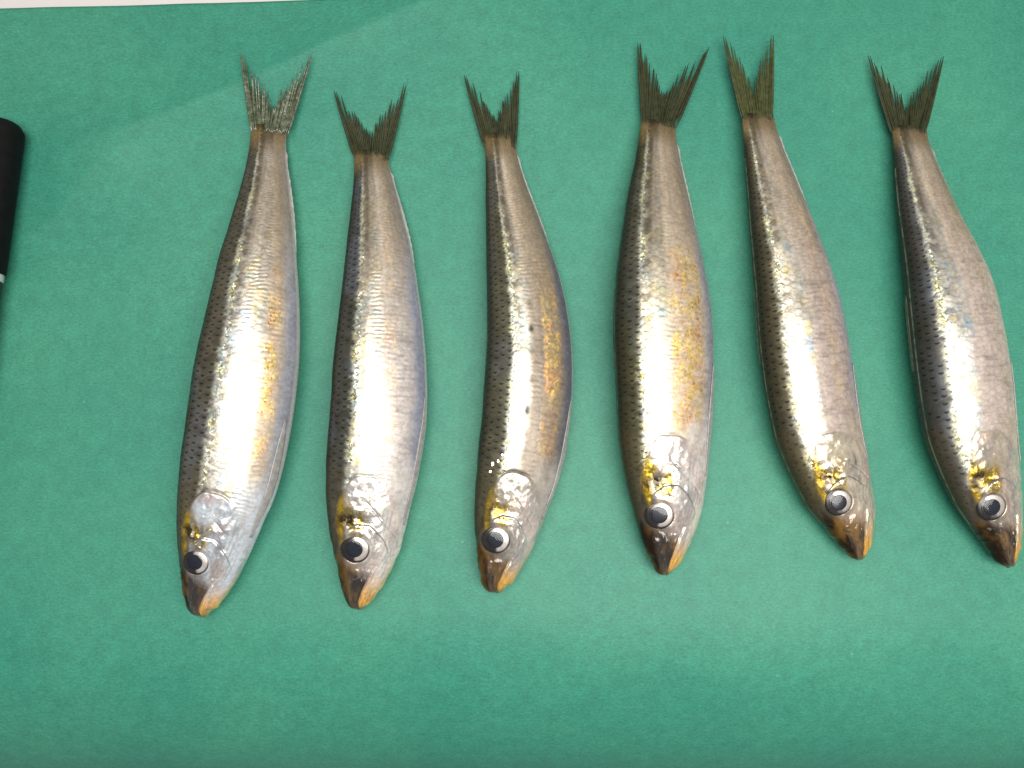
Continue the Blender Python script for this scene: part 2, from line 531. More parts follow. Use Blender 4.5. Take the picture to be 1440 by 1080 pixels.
# ------------------------------------------------------------------ the six sardines: what the photograph measures
FISH = [
    dict(label="leftmost sardine with blown bright flank, wet glinting tail and blue-silver gill cover",
         rows=[(860, 267.8, 296.7), (850, 260.7, 308.9), (830, 257.3, 324.4), (810, 254.9, 336.7), (790, 252.7, 346.7), (760, 250, 360), (730, 248.4, 373.3),
               (700, 249, 386.7), (680, 250.2, 393.5), (640, 254, 402.5), (600, 259.3, 410), (560, 265, 416), (520, 271, 420.3), (480, 279, 421.7), (440, 288.5, 421.4),
               (400, 298.5, 419.6), (360, 308, 417.5), (340, 314.8, 415.5), (300, 327, 412), (260, 339.5, 407), (222, 348.8, 402), (190, 352.7, 402), (176, 353, 404)],
         tip=(283, 867), eye=(275.5, 791), eye_r=18.5, gill=692, tail=((338, 73), (439.7, 73), (385.6, 137)), base=((352.7, 174), (405, 177)),
         crack=1.0, seed=3, silver=(-0.37, 0.42), silver_c=(0.78, 0.73, 0.63), flank=(0.62, 0.52, 0.40), gold=0.9, goldv=(0.40, 0.72), belly=(0.31, 0.325, 0.37), blue=0.35,
         head_c=(0.62, 0.68, 0.74), lift=(0.35, 0.32), back=(0.110, 0.100, 0.070), dotv=-0.34, dots=0.6, wet=True, pect=(0.985, 27, 0.80, 0.94), patch=0.75),
    dict(label="second sardine from the left, with small pink glint on its back and bluish belly",
         rows=[(850, 489.6, 518.4), (840, 484.3, 526.9), (820, 479, 540.8), (800, 474.7, 551.4), (770, 468.3, 564.2), (740, 463, 571.6), (710, 459.8, 578.5),
               (680, 458.3, 586), (640, 459.5, 593.5), (590, 463.0, 600.3), (550, 465.6, 601.1), (510, 468, 599.9), (470, 472.2, 596.6), (430, 477.4, 591.6),
               (390, 482.6, 586.2), (350, 487, 579), (300, 493, 566), (260, 497, 554.6), (230, 499, 546.5), (212, 498.5, 546.5)],
         tip=(504.5, 857), eye=(499.2, 772), eye_r=20.5, gill=669, tail=((469.4, 127), (571.2, 119), (520, 178)), base=((498, 211), (546.6, 211)),
         loose=[(488, 420, 1.1, -0.3), (485, 431, 0.8, -0.3)], crack=0.3, seed=11, silver=(-0.47, 0.05), silver_c=(0.76, 0.69, 0.55), flank=(0.62, 0.56, 0.52), gold=0.25, goldv=(0.1, 0.4), belly=(0.27, 0.29, 0.36), blue=0.5,
         head_c=(0.70, 0.66, 0.60), lift=(0.35, 0.2), back=(0.075, 0.075, 0.062), dotv=-0.3, dots=0.15, wet=False, pect=(0.985, 27, 0.86, 0.96), patch=0.8),
    dict(label="third sardine from the left, curved, with dark lateral spots and golden flecked belly",
         rows=[(825, 680.7, 714.4), (815, 675.6, 724.5), (800, 673, 732.7), (770, 669.5, 750), (740, 667, 761.2), (710, 667, 772.8), (680, 668.3, 784.6),
               (640, 672, 794.7), (590, 676.7, 802), (550, 680.2, 805.5), (510, 683, 805.5), (470, 684.8, 803), (430, 685, 797), (390, 684.6, 788), (350, 684.2, 775.3),
               (300, 682.6, 755.5), (260, 682.8, 739.8), (220, 683.4, 727.5), (200, 682, 725), (188, 681, 725)],
         tip=(698, 833.7), eye=(698, 759.4), eye_r=20, gill=665, tail=((652.5, 105), (729.7, 100), (697.8, 160)), base=((680.5, 196), (725.6, 195)),
         loose=[(692, 652, 1.0, -0.3), (689, 664, 0.8, -0.3), (700, 648, 0.9, -0.3), (706, 640, 0.9, -0.3)], crack=0.8, seed=23, silver=(-0.42, -0.09), silver_c=(0.80, 0.76, 0.64), flank=(0.33, 0.27, 0.205), gold=1.0, goldv=(0.25, 0.66), belly=(0.13, 0.135, 0.165), blue=0.2,
         head_c=(0.50, 0.46, 0.40), lift=(0.4, 0.2), back=(0.105, 0.100, 0.066), dotv=-0.05, dots=1.0, wet=False, pect=(0.985, 26, 0.84, 0.96), patch=0.9),
    dict(label="broad fourth sardine from the left, with orange-gold flank and bright yellow cheek",
         rows=[(800, 920, 950), (785, 912.2, 961), (765, 903.3, 971), (740, 895.6, 981), (710, 887.8, 988.9), (680, 880, 993.3), (650, 874.4, 996), (620, 870, 999.2),
               (590, 868, 1001.2), (560, 866.6, 1003), (520, 864.4, 1004.4), (480, 862.4, 1003.6), (440, 862.8, 1001), (400, 865, 996.1), (360, 869.5, 988.6),
               (320, 875, 979), (280, 881.6, 969.4), (240, 890, 960.2), (200, 898.4, 952.4), (170, 902.5, 949.6)],
         tip=(935.6, 809), eye=(927.8, 724.4), eye_r=20.5, gill=613, tail=((896.7, 59), (997.2, 66), (934, 120)), base=((902.8, 166), (951.4, 164)),
         crack=0.5, seed=37, silver=(-0.6, -0.09), silver_c=(0.78, 0.71, 0.55), flank=(0.64, 0.53, 0.42), gold=1.0, goldv=(-0.06, 0.64), belly=(0.28, 0.29, 0.325), blue=0.2,
         head_c=(0.72, 0.67, 0.62), lift=(0.4, 0.25), back=(0.090, 0.085, 0.045), dotv=-0.5, dots=0.3, wet=False, pect=(0.985, 24, 0.80, 0.94), patch=1.0),
    dict(label="slim fifth sardine from the left, pinkish flank, head swung to the right, olive tail",
         rows=[(775, 1185.6, 1222.3), (760, 1172.4, 1227.4), (740, 1156, 1229.9), (710, 1131, 1230.9), (680, 1115.4, 1226.4), (650, 1101, 1221.3), (620, 1088.5, 1215.6),
               (580, 1080.2, 1208.6), (540, 1073, 1202.9), (500, 1067.4, 1197), (460, 1063.9, 1190.5), (420, 1061.3, 1182.5), (380, 1058.7, 1171), (340, 1055.4, 1156.5),
               (300, 1052.4, 1140), (260, 1049.4, 1123.6), (220, 1046.7, 1107), (180, 1044.2, 1092), (160, 1043.4, 1086.5)],
         tip=(1208, 787.8), eye=(1180.6, 706), eye_r=19.5, gill=609, tail=((1016.7, 50), (1087.5, 49), (1057.8, 116)), base=((1043, 154), (1086, 156)),
         crack=0.3, seed=41, silver=(-0.66, -0.14), silver_c=(0.84, 0.78, 0.66), flank=(0.56, 0.46, 0.40), gold=0.2, goldv=(0.2, 0.5), belly=(0.34, 0.34, 0.39), blue=0.15,
         amber=1.8, head_c=(0.56, 0.48, 0.36), lift=(0.5, 0.55), back=(0.125, 0.110, 0.065), dotv=-0.55, dots=0.1, wet=False, pect=(0.985, 22, 0.80, 0.93), patch=0.85),
    dict(label="rightmost sardine touching the picture edge, grey-blue back and rosy belly",
         rows=[(785, 1394.4, 1432), (765, 1381, 1436.7), (740, 1361, 1438.6), (710, 1340, 1438.4), (680, 1324.4, 1436.7), (650, 1311, 1434.2), (620, 1299.5, 1431.4),
               (580, 1291, 1428.2), (540, 1285.2, 1424.6), (500, 1280.4, 1419.6), (460, 1276.2, 1413), (420, 1273, 1404.6), (380, 1269.8, 1392), (340, 1265.8, 1373),
               (300, 1261.5, 1351), (260, 1258.7, 1332.2), (220, 1256.9, 1315), (190, 1255.5, 1304), (178, 1254, 1302)],
         tip=(1419, 797.8), eye=(1395.6, 713), eye_r=20.5, gill=606, tail=((1220.6, 78), (1327, 79), (1274, 137)), base=((1252.5, 174), (1301.5, 174)),
         crack=0.15, seed=59, silver=(-0.66, -0.2), silver_c=(0.84, 0.80, 0.72), flank=(0.64, 0.53, 0.46), gold=0.15, goldv=(0.3, 0.6), belly=(0.55, 0.45, 0.38), blue=0.5,
         amber=1.5, head_c=(0.60, 0.50, 0.38), lift=(0.5, 0.3), back=(0.110, 0.110, 0.105), dotv=-0.40, dots=0.35, wet=False, pect=(0.985, 22, 0.80, 0.93), patch=0.85),
]


def line_hit(poly, c0, t, n):
    """offset along n where the line through c0 with direction n meets the polyline"""
    d = (poly - c0) @ t
    o = (poly - c0) @ n
    best = None
    for k in range(len(d) - 1):
        if d[k] == d[k + 1]:
            continue
        if (d[k] <= 0) != (d[k + 1] <= 0):
            f = d[k] / (d[k] - d[k + 1])
            q = o[k] + f * (o[k + 1] - o[k])
            if best is None or abs(q) < abs(best):
                best = q
    if best is None:
        best = o[np.argmin(np.abs(d))]
    return best


def smooth1(a, n):
    a = a.copy()
    for _ in range(n):
        b = a.copy()
        b[1:-1] = 0.25 * a[:-2] + 0.5 * a[1:-1] + 0.25 * a[2:]
        a = b
    return a


ROLL = math.radians(7.0)


class Body:
    """smooth shape of one fish, fitted to its outline"""

    def __init__(self, F):
        R = np.array(F["rows"], float)
        tip = np.array(F["tip"], float)
        yend = R[-1, 0]
        Lp = np.vstack([tip, R[:, [1, 0]], [R[-1, 1] - (R[-2, 1] - R[-1, 1]) * 0, yend - 12]])
        Rp = np.vstack([tip, R[:, [2, 0]], [R[-1, 2], yend - 12]])
        # the snout is blunt, not a wedge
        extra = []
        for f in (0.10, 0.35, 0.65):
            wq = f ** 0.5
            y = tip[1] + (R[0, 0] - tip[1]) * f
            cx = tip[0] + ((R[0, 1] + R[0, 2]) / 2 - tip[0]) * f
            hw = (R[0, 2] - R[0, 1]) / 2 * wq
            extra.append((y, cx - hw, cx + hw))
        X = np.array(extra)
        Lp = np.vstack([Lp[:1], X[:, [1, 0]], Lp[1:]])
        Rp = np.vstack([Rp[:1], X[:, [2, 0]], Rp[1:]])
        K = 52
        q = np.linspace(0, 1, K) ** 1.6
        mid = np.vstack([tip, np.stack([(R[:, 1] + R[:, 2]) / 2, R[:, 0]], -1)])
        for it in range(6):
            seg = np.r_[0, np.cumsum(np.linalg.norm(np.diff(mid, axis=0), axis=1))]
            cimg = np.stack([np.interp(q * seg[-1], seg, mid[:, k]) for k in range(2)], -1)
            cimg[:, 0] = smooth1(cimg[:, 0], 3)
            cimg[:, 1] = smooth1(cimg[:, 1], 3)
            tan = np.gradient(cimg, axis=0)
            for k in range(2):
                tan[:, k] = smooth1(tan[:, k], 3)
            tan /= np.linalg.norm(tan, axis=1)[:, None]
            nor = np.stack([-tan[:, 1], tan[:, 0]], -1)      # towards belly (right in the picture)
            lo = np.array([line_hit(Lp, cimg[k], tan[k], nor[k]) for k in range(K)])
            hi = np.array([line_hit(Rp, cimg[k], tan[k], nor[k]) for k in range(K)])
            lo[0] = hi[0] = 0
            new = cimg + nor * ((lo + hi) / 2)[:, None] * 0.8
            new[0] = tip
            new[-1] = cimg[-1] + nor[-1] * (lo[-1] + hi[-1]) / 2
            mid = new
        lo = np.array([line_hit(Lp, cimg[k], tan[k], nor[k]) for k in range(K)])
        hi = np.array([line_hit(Rp, cimg[k], tan[k], nor[k]) for k in range(K)])
        lo[0] = hi[0] = 0.0
        w = (hi - lo) / 2
        w[0] = 1.5
        a = smooth1(w / 4.05, 1)
        frac = q
        ratio = np.interp(frac, [0, 0.03, 0.12, 0.27, 0.5, 0.75, 0.93, 1.0], [0.75, 0.66, 0.56, 0.56, 0.60, 0.60, 0.46, 0.13])
        b = smooth1(a * ratio, 2)
        bm = b.max()
        lift = np.where(frac < 0.5, F["lift"][0], F["lift"][1])
        lift = smooth1(lift, 6)
        zc = b + lift * (bm - b)
        zc = smooth1(zc, 4) + 0.25
        C = unproject(cimg, zc)
        th = np.linspace(0, 2 * np.pi, 72, endpoint=False)
        for it in range(25):
            E, Up = self.frames(C)
            P = self.ring(C, E, Up, a, b, th)
            pi = project(P)
            off = np.einsum('ijk,ik->ij', pi - cimg[:, None, :], nor)
            emin, emax = off.min(1), off.max(1)
            shift = ((lo + hi) - (emin + emax)) / 2 / 4.05
            shift[0] = 0
            C[:, :2] += 0.7 * smooth1(shift, 1)[:, None] * E[:, :2]
            sc = np.clip((hi - lo) / np.maximum(emax - emin, 0.5), 0.6, 1.6)
            sc[0] = 1
            a = a * (1 + 0.7 * (sc - 1))
        a = smooth1(a, 1)
        a[0] = min(a[0], 0.5)
        s = np.r_[0, np.cumsum(np.linalg.norm(np.diff(C, axis=0), axis=1))]
        self.SL = s[-1]
        self.qk = (s / s[-1]) ** 0.74
        self.data = np.column_stack([C, a, np.minimum(b, a * 0.9)])
        # head length along the spine: gill row
        self.HL = np.interp(-F["gill"], -cimg[:, 1], s)
        self.cimg = cimg
        E, Up = self.frames(C)

    def frames(self, C):
        T = np.gradient(C, axis=0)
        for k in range(3):
            T[:, k] = smooth1(T[:, k], 2)
        T[:, 2] *= 0.3
        T /= np.linalg.norm(T, axis=1)[:, None]
        E = np.cross(T, np.array([0, 0, 1.0]))        # towards the belly
        E /= np.linalg.norm(E, axis=1)[:, None]
        Up = np.cross(E, T)
        return E, Up

    def ring(self, C, E, Up, a, b, th):
        cs, sn = np.cos(th), np.sin(th)
        x = -cs
        p = 1.0 - 0.16 * cs
        z = np.sign(sn) * np.abs(sn) ** p * (1 + 0.10 * cs)
        X = a[:, None] * x[None, :]
        Z = b[:, None] * z[None, :]
        cr, sr = math.cos(ROLL), math.sin(ROLL)
        X2 = X * cr + Z * sr
        Z2 = -X * sr + Z * cr
        return C[:, None, :] + X2[..., None] * E[:, None, :] + Z2[..., None] * Up[:, None, :]

    def surface(self, s, th):
        """points and outward normals on the (s, th) grid"""
        D = spline(self.qk, self.data, (np.clip(s, 0, self.SL) / self.SL) ** 0.74)
        C, a, b = D[:, :3], np.maximum(D[:, 3], 0.12), np.maximum(D[:, 4], 0.08)
        E, Up = self.frames_fine(C)
        P = self.ring(C, E, Up, a, b, th)
        return P, C, E, Up, a, b

    def frames_fine(self, C):
        T = np.gradient(C, axis=0)
        for k in range(3):
            T[:, k] = smooth1(T[:, k], 8)
        T[:, 2] *= 0.3
        T /= np.linalg.norm(T, axis=1)[:, None]
        E = np.cross(T, np.array([0, 0, 1.0]))
        E /= np.linalg.norm(E, axis=1)[:, None]
        return E, np.cross(E, T)


def grid_normals(P, C):
    ds = np.gradient(P, axis=0)
    dt = (np.roll(P, -1, 1) - np.roll(P, 1, 1))
    N = np.cross(ds, dt)
    N /= np.linalg.norm(N, axis=2)[..., None] + 1e-12
    sgn = np.sign(np.einsum('ijk,ijk->ij', N, P - C[:, None, :]).sum())
    return N * sgn


def scale_field(u, w, seed):
    """overlapping scales, free edge towards the tail: height 0..1, id hash, local coordinates"""
    r0 = np.floor(w)
    best = np.full(u.shape, 1e9)
    bw = np.zeros(u.shape)
    for dr in (0, 1):
        r = r0 + dr
        off = 0.5 * np.mod(r, 2)
        jit = 0.10 * (hash2(r, r * 0 + 5, seed) - 0.5)
        dw = (w - r) / 0.86
        half = 0.86 * np.sqrt(np.clip(1 - dw * dw, 0, 1))
        k = np.ceil(u - half - off - jit)
        uc = k + off + jit
        ok = (np.abs(u - uc) <= half) & (np.abs(dw) < 1)
        take = ok & (uc < best)
        best = np.where(take, uc, best)
        bw = np.where(take, r, bw)
    miss = best > 1e8
    best = np.where(miss, np.floor(u), best)
    bw = np.where(miss, r0, bw)
    hid = hash2(np.round(best * 2), bw, seed + 1)
    hid2 = hash2(np.round(best * 2), bw, seed + 2)
    du, dwl = u - best, w - bw
    return du, dwl, hid, hid2


TH = np.concatenate([np.radians(np.linspace(-50, 210, 216)), np.radians(np.linspace(214, 306, 22))])


def build_fish(F, idx):
    B = Body(F)
    HL, SL = B.HL, B.SL
    seed = F["seed"]
    s = np.concatenate([HL * 1.06 * (np.linspace(0, 1, 250, endpoint=False) ** 1.25), np.linspace(HL * 1.06, SL, 500)])
    P, C, E, Up, a, b = B.surface(s, TH)
    N = grid_normals(P, C)
    S = np.repeat(s[:, None], len(TH), 1)
    T2 = np.repeat(TH[None, :], len(s), 0)
    Vv = -np.cos(T2)
    h = S / HL
    # girth coordinate, row count fixed so scales shrink towards the tail
    dg = np.linalg.norm(np.roll(P, -1, 1) - P, axis=2)
    g = np.cumsum(dg, 1) - dg
    j0 = np.argmin(np.abs(TH))
    g = g - g[:, j0:j0 + 1]
    jv = np.argmin(np.abs(TH - np.pi))
    G = np.maximum(g[:, jv], 1.0)
    wrow = g / G[:, None] * 16.0
    Gm = G.max()
    pitch = 2.5 * np.clip(G / Gm, 0.25, 1) ** 0.7
    ucoord = np.cumsum(np.gradient(s) / pitch)
    Uc = np.repeat(ucoord[:, None], len(TH), 1)
    warp = 0.25 * (fbm(S / 9.0, wrow / 3.0, seed + 70, 2) - 0.5)
    du, dw, hid, hid2 = scale_field(Uc + warp, wrow + 0.6 * warp, seed)
    # gill cover edge
    vg = Vv
    hg = 1.0 - 0.46 * np.clip((vg - 0.0) / 1.0, 0, 1) ** 2 - 0.65 * np.clip((-0.22 - vg) / 0.78, 0, 1) ** 2
    hg = hg + 0.03 * (fbm(vg * 3.0 + 7, vg * 0 + seed, seed, 2) - 0.5)
    soft = 0.005 + 0.05 * sstep(0.12, 0.5, vg) + 0.07 * sstep(-0.42, -0.62, vg)
    on_head = 1 - sstep(-soft, soft, h - hg)
    body = 1 - on_head
    frac = S / SL
    # back of head: scales fade in behind the nape
    scal = sstep(0.0, 0.05, h - hg)
    tail_fade = 1 - sstep(0.955, 0.985, frac)
    scale_amp = 0.095 * scal * tail_fade * np.clip(pitch / 2.75, 0.3, 1)[:, None]
    bellyv = sstep(0.72, 0.9, Vv)
    scale_amp = scale_amp * (1 - 0.5 * bellyv) * (0.50 + 0.25 * sstep(-0.35, -0.2, Vv) + 0.75 * gauss(Vv, F["silver"][0], 0.06)) * (1 - 0.70 * sstep(F["silver"][1], F["silver"][1] + 0.1, Vv))
    patchy = sstep(0.30, 0.55, fbm(S / 14.0 + 5, Vv * 2.4, seed + 9, 3))
    scale_amp = scale_amp * (0.45 + 0.55 * patchy)
    disp = scale_amp * (0.62 * (du + 0.8) + 1.1 * (hid - 0.5) * dw + 0.7 * (hid2 - 0.5) * du)
    # slow flesh waves
    disp = disp + 0.35 * (fbm(S / 12.0, Vv * 2.0 + 3, seed + 4, 2) - 0.5) * body
    rib = np.sin(Uc * 2 * np.pi * 1.6 + 9.0 * fbm(S / 9, Vv * 3, seed + 6) + 2.2 * Vv ** 2)
    disp = disp + 0.034 * sstep(0.3, 0.7, fbm(S / 7 + 2, Vv * 5, seed + 16, 3)) * rib * body * sstep(-0.3, 0.0, Vv) * tail_fade

    # ---------- eye position from the photograph
    pim = project(P)
    vis = (T2 > 0.1) & (T2 < np.pi - 0.1) & (h < 0.9)
    dd = np.where(vis, np.linalg.norm(pim - np.array(F["eye"]), axis=2), 1e9)
    ei, ej = np.unravel_index(np.argmin(dd), dd.shape)
    eyeP, eyeN = P[ei, ej].copy(), N[ei, ej].copy()
    camd = DIST - eyeP[2]
    eR = F["eye_r"] / FPX * camd * 1.03
    he, ve = S[ei, ej], Vv[ei, ej]
    # lateral mm coordinates relative to the eye (tail +, belly +)
    ax = S - he
    ay = np.einsum('ijk,ijk->ij', P - eyeP[None, None], np.repeat(E[:, None, :], len(TH), 1))
    top_side = (T2 > -0.3) & (T2 < np.pi + 0.3)
    rE = np.sqrt(ax ** 2 + ay ** 2)
    rE = np.where(top_side, rE, 1e3)

    # ---------- head relief
    hd = np.zeros_like(disp)
    hd += (0.14 + 0.22 * F["crack"]) * on_head * sstep(0.42, 0.62, h) * (1 - 0.7 * sstep(0.2, 0.7, Vv))                                    # cover stands proud
    hd -= 0.30 * F["crack"] * body * gauss(h, hg + 0.008, 0.012) * sstep(-0.52, -0.40, Vv) * (1 - sstep(0.05, 0.35, Vv))
    pre = 0.66 - 0.35 * np.clip(Vv - 0.05, 0, 1) ** 1.3 - 0.18 * np.clip(-0.25 - Vv, 0, 1)
    hd += 0.42 * (1 - sstep(-0.006, 0.008, h - pre)) * sstep(0.3, 0.5, h) * (1 - sstep(0.55, 0.75, Vv)) * sstep(-0.6, -0.45, Vv)
    sub = 0.84 - 0.30 * np.clip(Vv + 0.1, 0, 1.2)
    hd -= 0.30 * gauss(h, sub, 0.010) * sstep(-0.1, 0.1, Vv) * (1 - sstep(0.7, 0.85, Vv)) * on_head
    # striae fanning over the cover
    ang = np.arctan2(Vv + 0.42, h - 0.66)
    hd += 0.07 * np.sin(ang * 22 + 4 * fbm(h * 6, Vv * 3, seed + 15)) * sstep(0.64, 0.72, h) * on_head * sstep(-0.1, 0.2, Vv)
    # lump and hollow where the cover hinges
    hd += 0.16 * gauss(h, 0.84, 0.075) * gauss(Vv, -0.36, 0.20) * on_head
    hd -= 0.55 * gauss(h, 0.70, 0.045) * gauss(Vv, -0.38, 0.26) * on_head
    # orbital rim and hollow for the eyeball
    hd += 0.08 * gauss(rE, eR * 1.17, eR * 0.15)
    hd -= 1.1 * (1 - sstep(eR * 0.78, eR * 0.95, rE))
    hd -= 0.45 * gauss(ax, -eR * 1.1, 1.4) * gauss(ay, 1.8, 1.6)                   # nostril hollow
    # upper jaw bone running from snout to below the eye
    jx = np.clip(h / 0.37, 0, 1)
    jv = -0.02 + 0.40 * jx
    hd -= 0.65 * gauss(Vv, jv, 0.030) * (1 - sstep(0.34, 0.40, h)) * sstep(0.0, 0.02, h)
    hd -= 0.22 * gauss(Vv, jv - 0.24 * (0.3 + jx), 0.03) * (1 - sstep(0.32, 0.38, h)) * sstep(0.05, 0.1, h)
    hd -= 0.30 * gauss(h, 0.375, 0.012) * gauss(Vv, 0.33, 0.12)
    # mouth notch at the tip
    hd -= 1.0 * gauss(Vv, 0.02, 0.16) * (1 - sstep(0.0, 0.05, h)) * sstep(-0.02, 0.006, h)
    crumple = fbm(S / 2.6, Vv * 6.0, seed + 31, 4) - 0.5
    ridge = 0.5 - np.abs(fbm(S / 3.4, Vv * 4.5 + 8, seed + 33, 2) - 0.5) * 4
    headmask = on_head * sstep(eR * 1.05, eR * 1.5, rE)
    crumple2 = fbm(S / 1.1, Vv * 12.0, seed + 35, 2) - 0.5
    hd += headmask * (0.28 * crumple + 0.03 * crumple2 + 0.20 * ridge) * (1 - 0.5 * sstep(0.3, 0.7, Vv)) * sstep(0.02, 0.12, h)
    disp = disp + hd
    tipfade = sstep(0.0, 0.03, h)
    disp = disp * (0.3 + 0.7 * tipfade) * sstep(0.0, 0.012, h)
    # underside stays plain
    under = sstep(0.05, 0.35, np.sin(-T2))
    disp = disp * (1 - under)
    Pd = P + N * disp[..., None]
    Pd[..., 2] = np.maximum(Pd[..., 2], 0.35)

    # ---------- colour
    def col3(c):
        return np.array(c, float)[None, None, :]

    def mixc(A, Bc, m):
        return A * (1 - m[..., None]) + Bc * m[..., None]

    n1 = fbm(S / 6.0, Vv * 4, seed + 51, 3)
    n2 = fbm(S / 2.0, Vv * 12, seed + 52, 3)
    n3 = fbm(S / 16.0, Vv * 3, seed + 53, 2)
    sid = hid
    wobv = Vv + 0.05 * (n1 - 0.5) + 0.05 * dw * 0.5
    v0, v1 = F["silver"]
    col = np.ones(P.shape) * col3(F["back"])
    # back: olive with a bluish sheen in places, darker to the ridge
    blue = sstep(0.45, 0.65, n3) * F["blue"]
    col = mixc(col, col3((0.15, 0.165, 0.20)), blue)
    col = col * 0.88 * (0.78 + 0.44 * sid[..., None])
    col = mixc(col, col3((0.035, 0.034, 0.022)), sstep(-0.78, -0.97, Vv) * 0.75)
    # dark edges and specks on each scale of the back
    backm = 1 - sstep(v0 - 0.08, v0 + 0.02, wobv)
    speck = (1 - sstep(0.5, 1.0, ((du - 0.32 - 0.25 * np.abs(dw)) / 0.17) ** 2 + (dw / 0.38) ** 2)) * (hid2 > 0.10)
    edge = sstep(0.62, 0.84, np.sqrt((du / 0.86) ** 2 + (dw / 0.86) ** 2)) * (du > 0)
    # silver flank
    sil = np.ones(P.shape) * col3(F["silver_c"])
    sil = sil * (0.86 + 0.28 * n2[..., None])
    flank = np.ones(P.shape) * col3(F["flank"]) * (0.8 + 0.4 * n2[..., None])
    t1 = fbm(S / 4.0 + 40, Vv * 5 + 3, seed + 95, 3)
    t2 = fbm(S / 5.0 - 17, Vv * 6 + 9, seed + 96, 3)
    sil = sil * (1 + (np.clip(t1 - 0.52, 0, 1) * 4.0)[..., None] * np.array([-0.30, -0.08, 0.16]))
    sil = sil * (1 + (np.clip(t2 - 0.54, 0, 1) * 4.0)[..., None] * np.array([0.08, -0.02, -0.34]))
    ms = sstep(v0 - 0.13, v0 + 0.08, wobv + 0.07 * (sid - 0.5))
    col = mixc(col, sil, ms)
    v1x = v1 + 0.16 * (n1 - 0.5) + 0.10 * (n3 - 0.5)
    mf = sstep(v1x - 0.12, v1x + 0.14, Vv)
    col = mixc(col, flank, mf)
    streak = sstep(0.54, 0.70, fbm(Uc * 2.6 + 0.5 * Vv, Vv * 2.6 + 0.3 * Uc, seed + 92, 3)) * ms
    col = col * (1 - (0.22 * streak)[..., None])
    hole = sstep(0.60, 0.68, fbm(S / 5.0, Vv * 5, seed + 93, 3)) * ms * (1 - mf)
    col = mixc(col, col3((0.40, 0.38, 0.36)), hole * 0.45)
    # towards the tail the flank turns tan, with a lamp highlight painted along it
    sheen_v = {3: 0.12, 11: -0.02, 23: -0.08, 37: -0.18, 41: -0.30, 59: -0.30}[F['seed']]
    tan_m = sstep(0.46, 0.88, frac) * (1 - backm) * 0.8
    col = mixc(col, (col3((0.41, 0.325, 0.22)) + col3((0.27, 0.235, 0.19)) * gauss(Vv + 0.06 * (n1 - 0.5), sheen_v, 0.24)[..., None]) * (0.8 + 0.4 * n2[..., None]), tan_m)
    rim0 = sstep(0.90, 0.96, Vv)
    # green-gold sparkle line between back and flank
    spk = gauss(wobv, v0 + 0.0, 0.07) * body * (0.25 + 0.9 * sstep(0.35, 0.6, n1)) * (0.5 + 0.8 * sid)
    spc = mixc(np.ones(P.shape) * col3((0.74, 0.78, 0.66)), col3((0.60, 0.58, 0.30)), sstep(0.45, 0.75, n1 * 0.5 + sid * 0.5))
    col = mixc(col, spc, np.clip(spk * 0.75, 0, 1))
    band = sstep(v0 - 0.02, v0 + 0.05, Vv) * (1 - sstep(v0 + 0.14, v0 + 0.26, Vv)) * body * tail_fade
    col = mixc(col, col3(F["back"]) * 0.8, band * sstep(0.50, 0.36, sid) * (0.55 if F["seed"] != 11 else 0.3))
    col = mixc(col, col3((0.20, 0.155, 0.10)), sstep(0.62, 0.9, frac) * (1 - backm) * np.clip(sstep(0.30, 0.75, Vv) * 0.6 + 0.55 * gauss(Vv, v0 + 0.16, 0.10), 0, 1) * (1 - rim0))
    # golden flecks low on the flank
    ga, gb = F["goldv"]
    gm = sstep(ga - 0.05, ga + 0.08, Vv) * (1 - sstep(gb - 0.08, gb + 0.05, Vv)) * F["gold"] * body
    gm = gm * sstep(0.28, 0.36, frac) * (1 - sstep(0.60, 0.72, frac)) if F["gold"] > 0.5 else gm * sstep(0.3, 0.4, frac) * (1 - sstep(0.7, 0.9, frac))
    gfl = sstep(0.40, 0.62, fbm(S / 1.1, Vv * 22, seed + 61, 2)) * sstep(0.30, 0.55, n1 * 0.6 + n3 * 0.4)
    gcol = mixc(np.ones(P.shape) * col3((0.88, 0.62, 0.22)), col3((0.86, 0.48, 0.20)), sstep(0.4, 0.7, fbm(S / 5.0, Vv * 6, seed + 62, 2)))
    gold_m = np.clip(gm * (0.30 + 0.9 * gfl) * (0.4 + 0.8 * sstep(0.35, 0.6, n1)), 0, 1)
    col = mixc(col, gcol * (0.75 + 0.5 * n2[..., None]), np.clip(gold_m * 1.05, 0, 1))
    # blue-grey belly with pale scale tips and rim
    mb = sstep(0.60, 0.86, Vv + 0.10 * (n1 - 0.5) + 0.05 * (sid - 0.5)) * (1 - 0.75 * sstep(0.6, 0.85, frac))
    bel = np.ones(P.shape) * col3(F["belly"]) * (0.75 + 0.4 * n2[..., None] + 0.5 * (edge * 0.5)[..., None])
    col = mixc(col, bel, mb * body)
    rim = sstep(0.93, 0.985, Vv)
    col = mixc(col, col3((0.66, 0.66, 0.62)), rim * 0.85)
    # scale edges: thin darker lines on the silver, strong on the back
    col = col * (1 - (0.10 * edge * (1 - backm) * body * tail_fade)[..., None])
    col = col * (1 - (0.10 * edge * backm * scal)[..., None])
    spm = speck * backm * scal * tail_fade * (1 - sstep(-0.5, -0.44, wobv + 0.0) * 0.2) * sstep(0.02, 0.08, np.abs(T2))
    col = mixc(col, col3((0.010, 0.010, 0.009)), spm * 0.86)
    # ridge line of the back
    ridge_l = gauss(g, 0.0, 0.30) * (frac < 0.9) * scal * (0.4 + 0.6 * sstep(0.3, 0.6, vnoise(S / 1.5, S * 0, seed + 3)))
    col = mixc(col, col3((0.40, 0.37, 0.28)), np.clip(ridge_l, 0, 1) * 0.8)
    # dark lateral spots
    dots = np.zeros(P.shape[:2])
    rs = random.Random(seed)
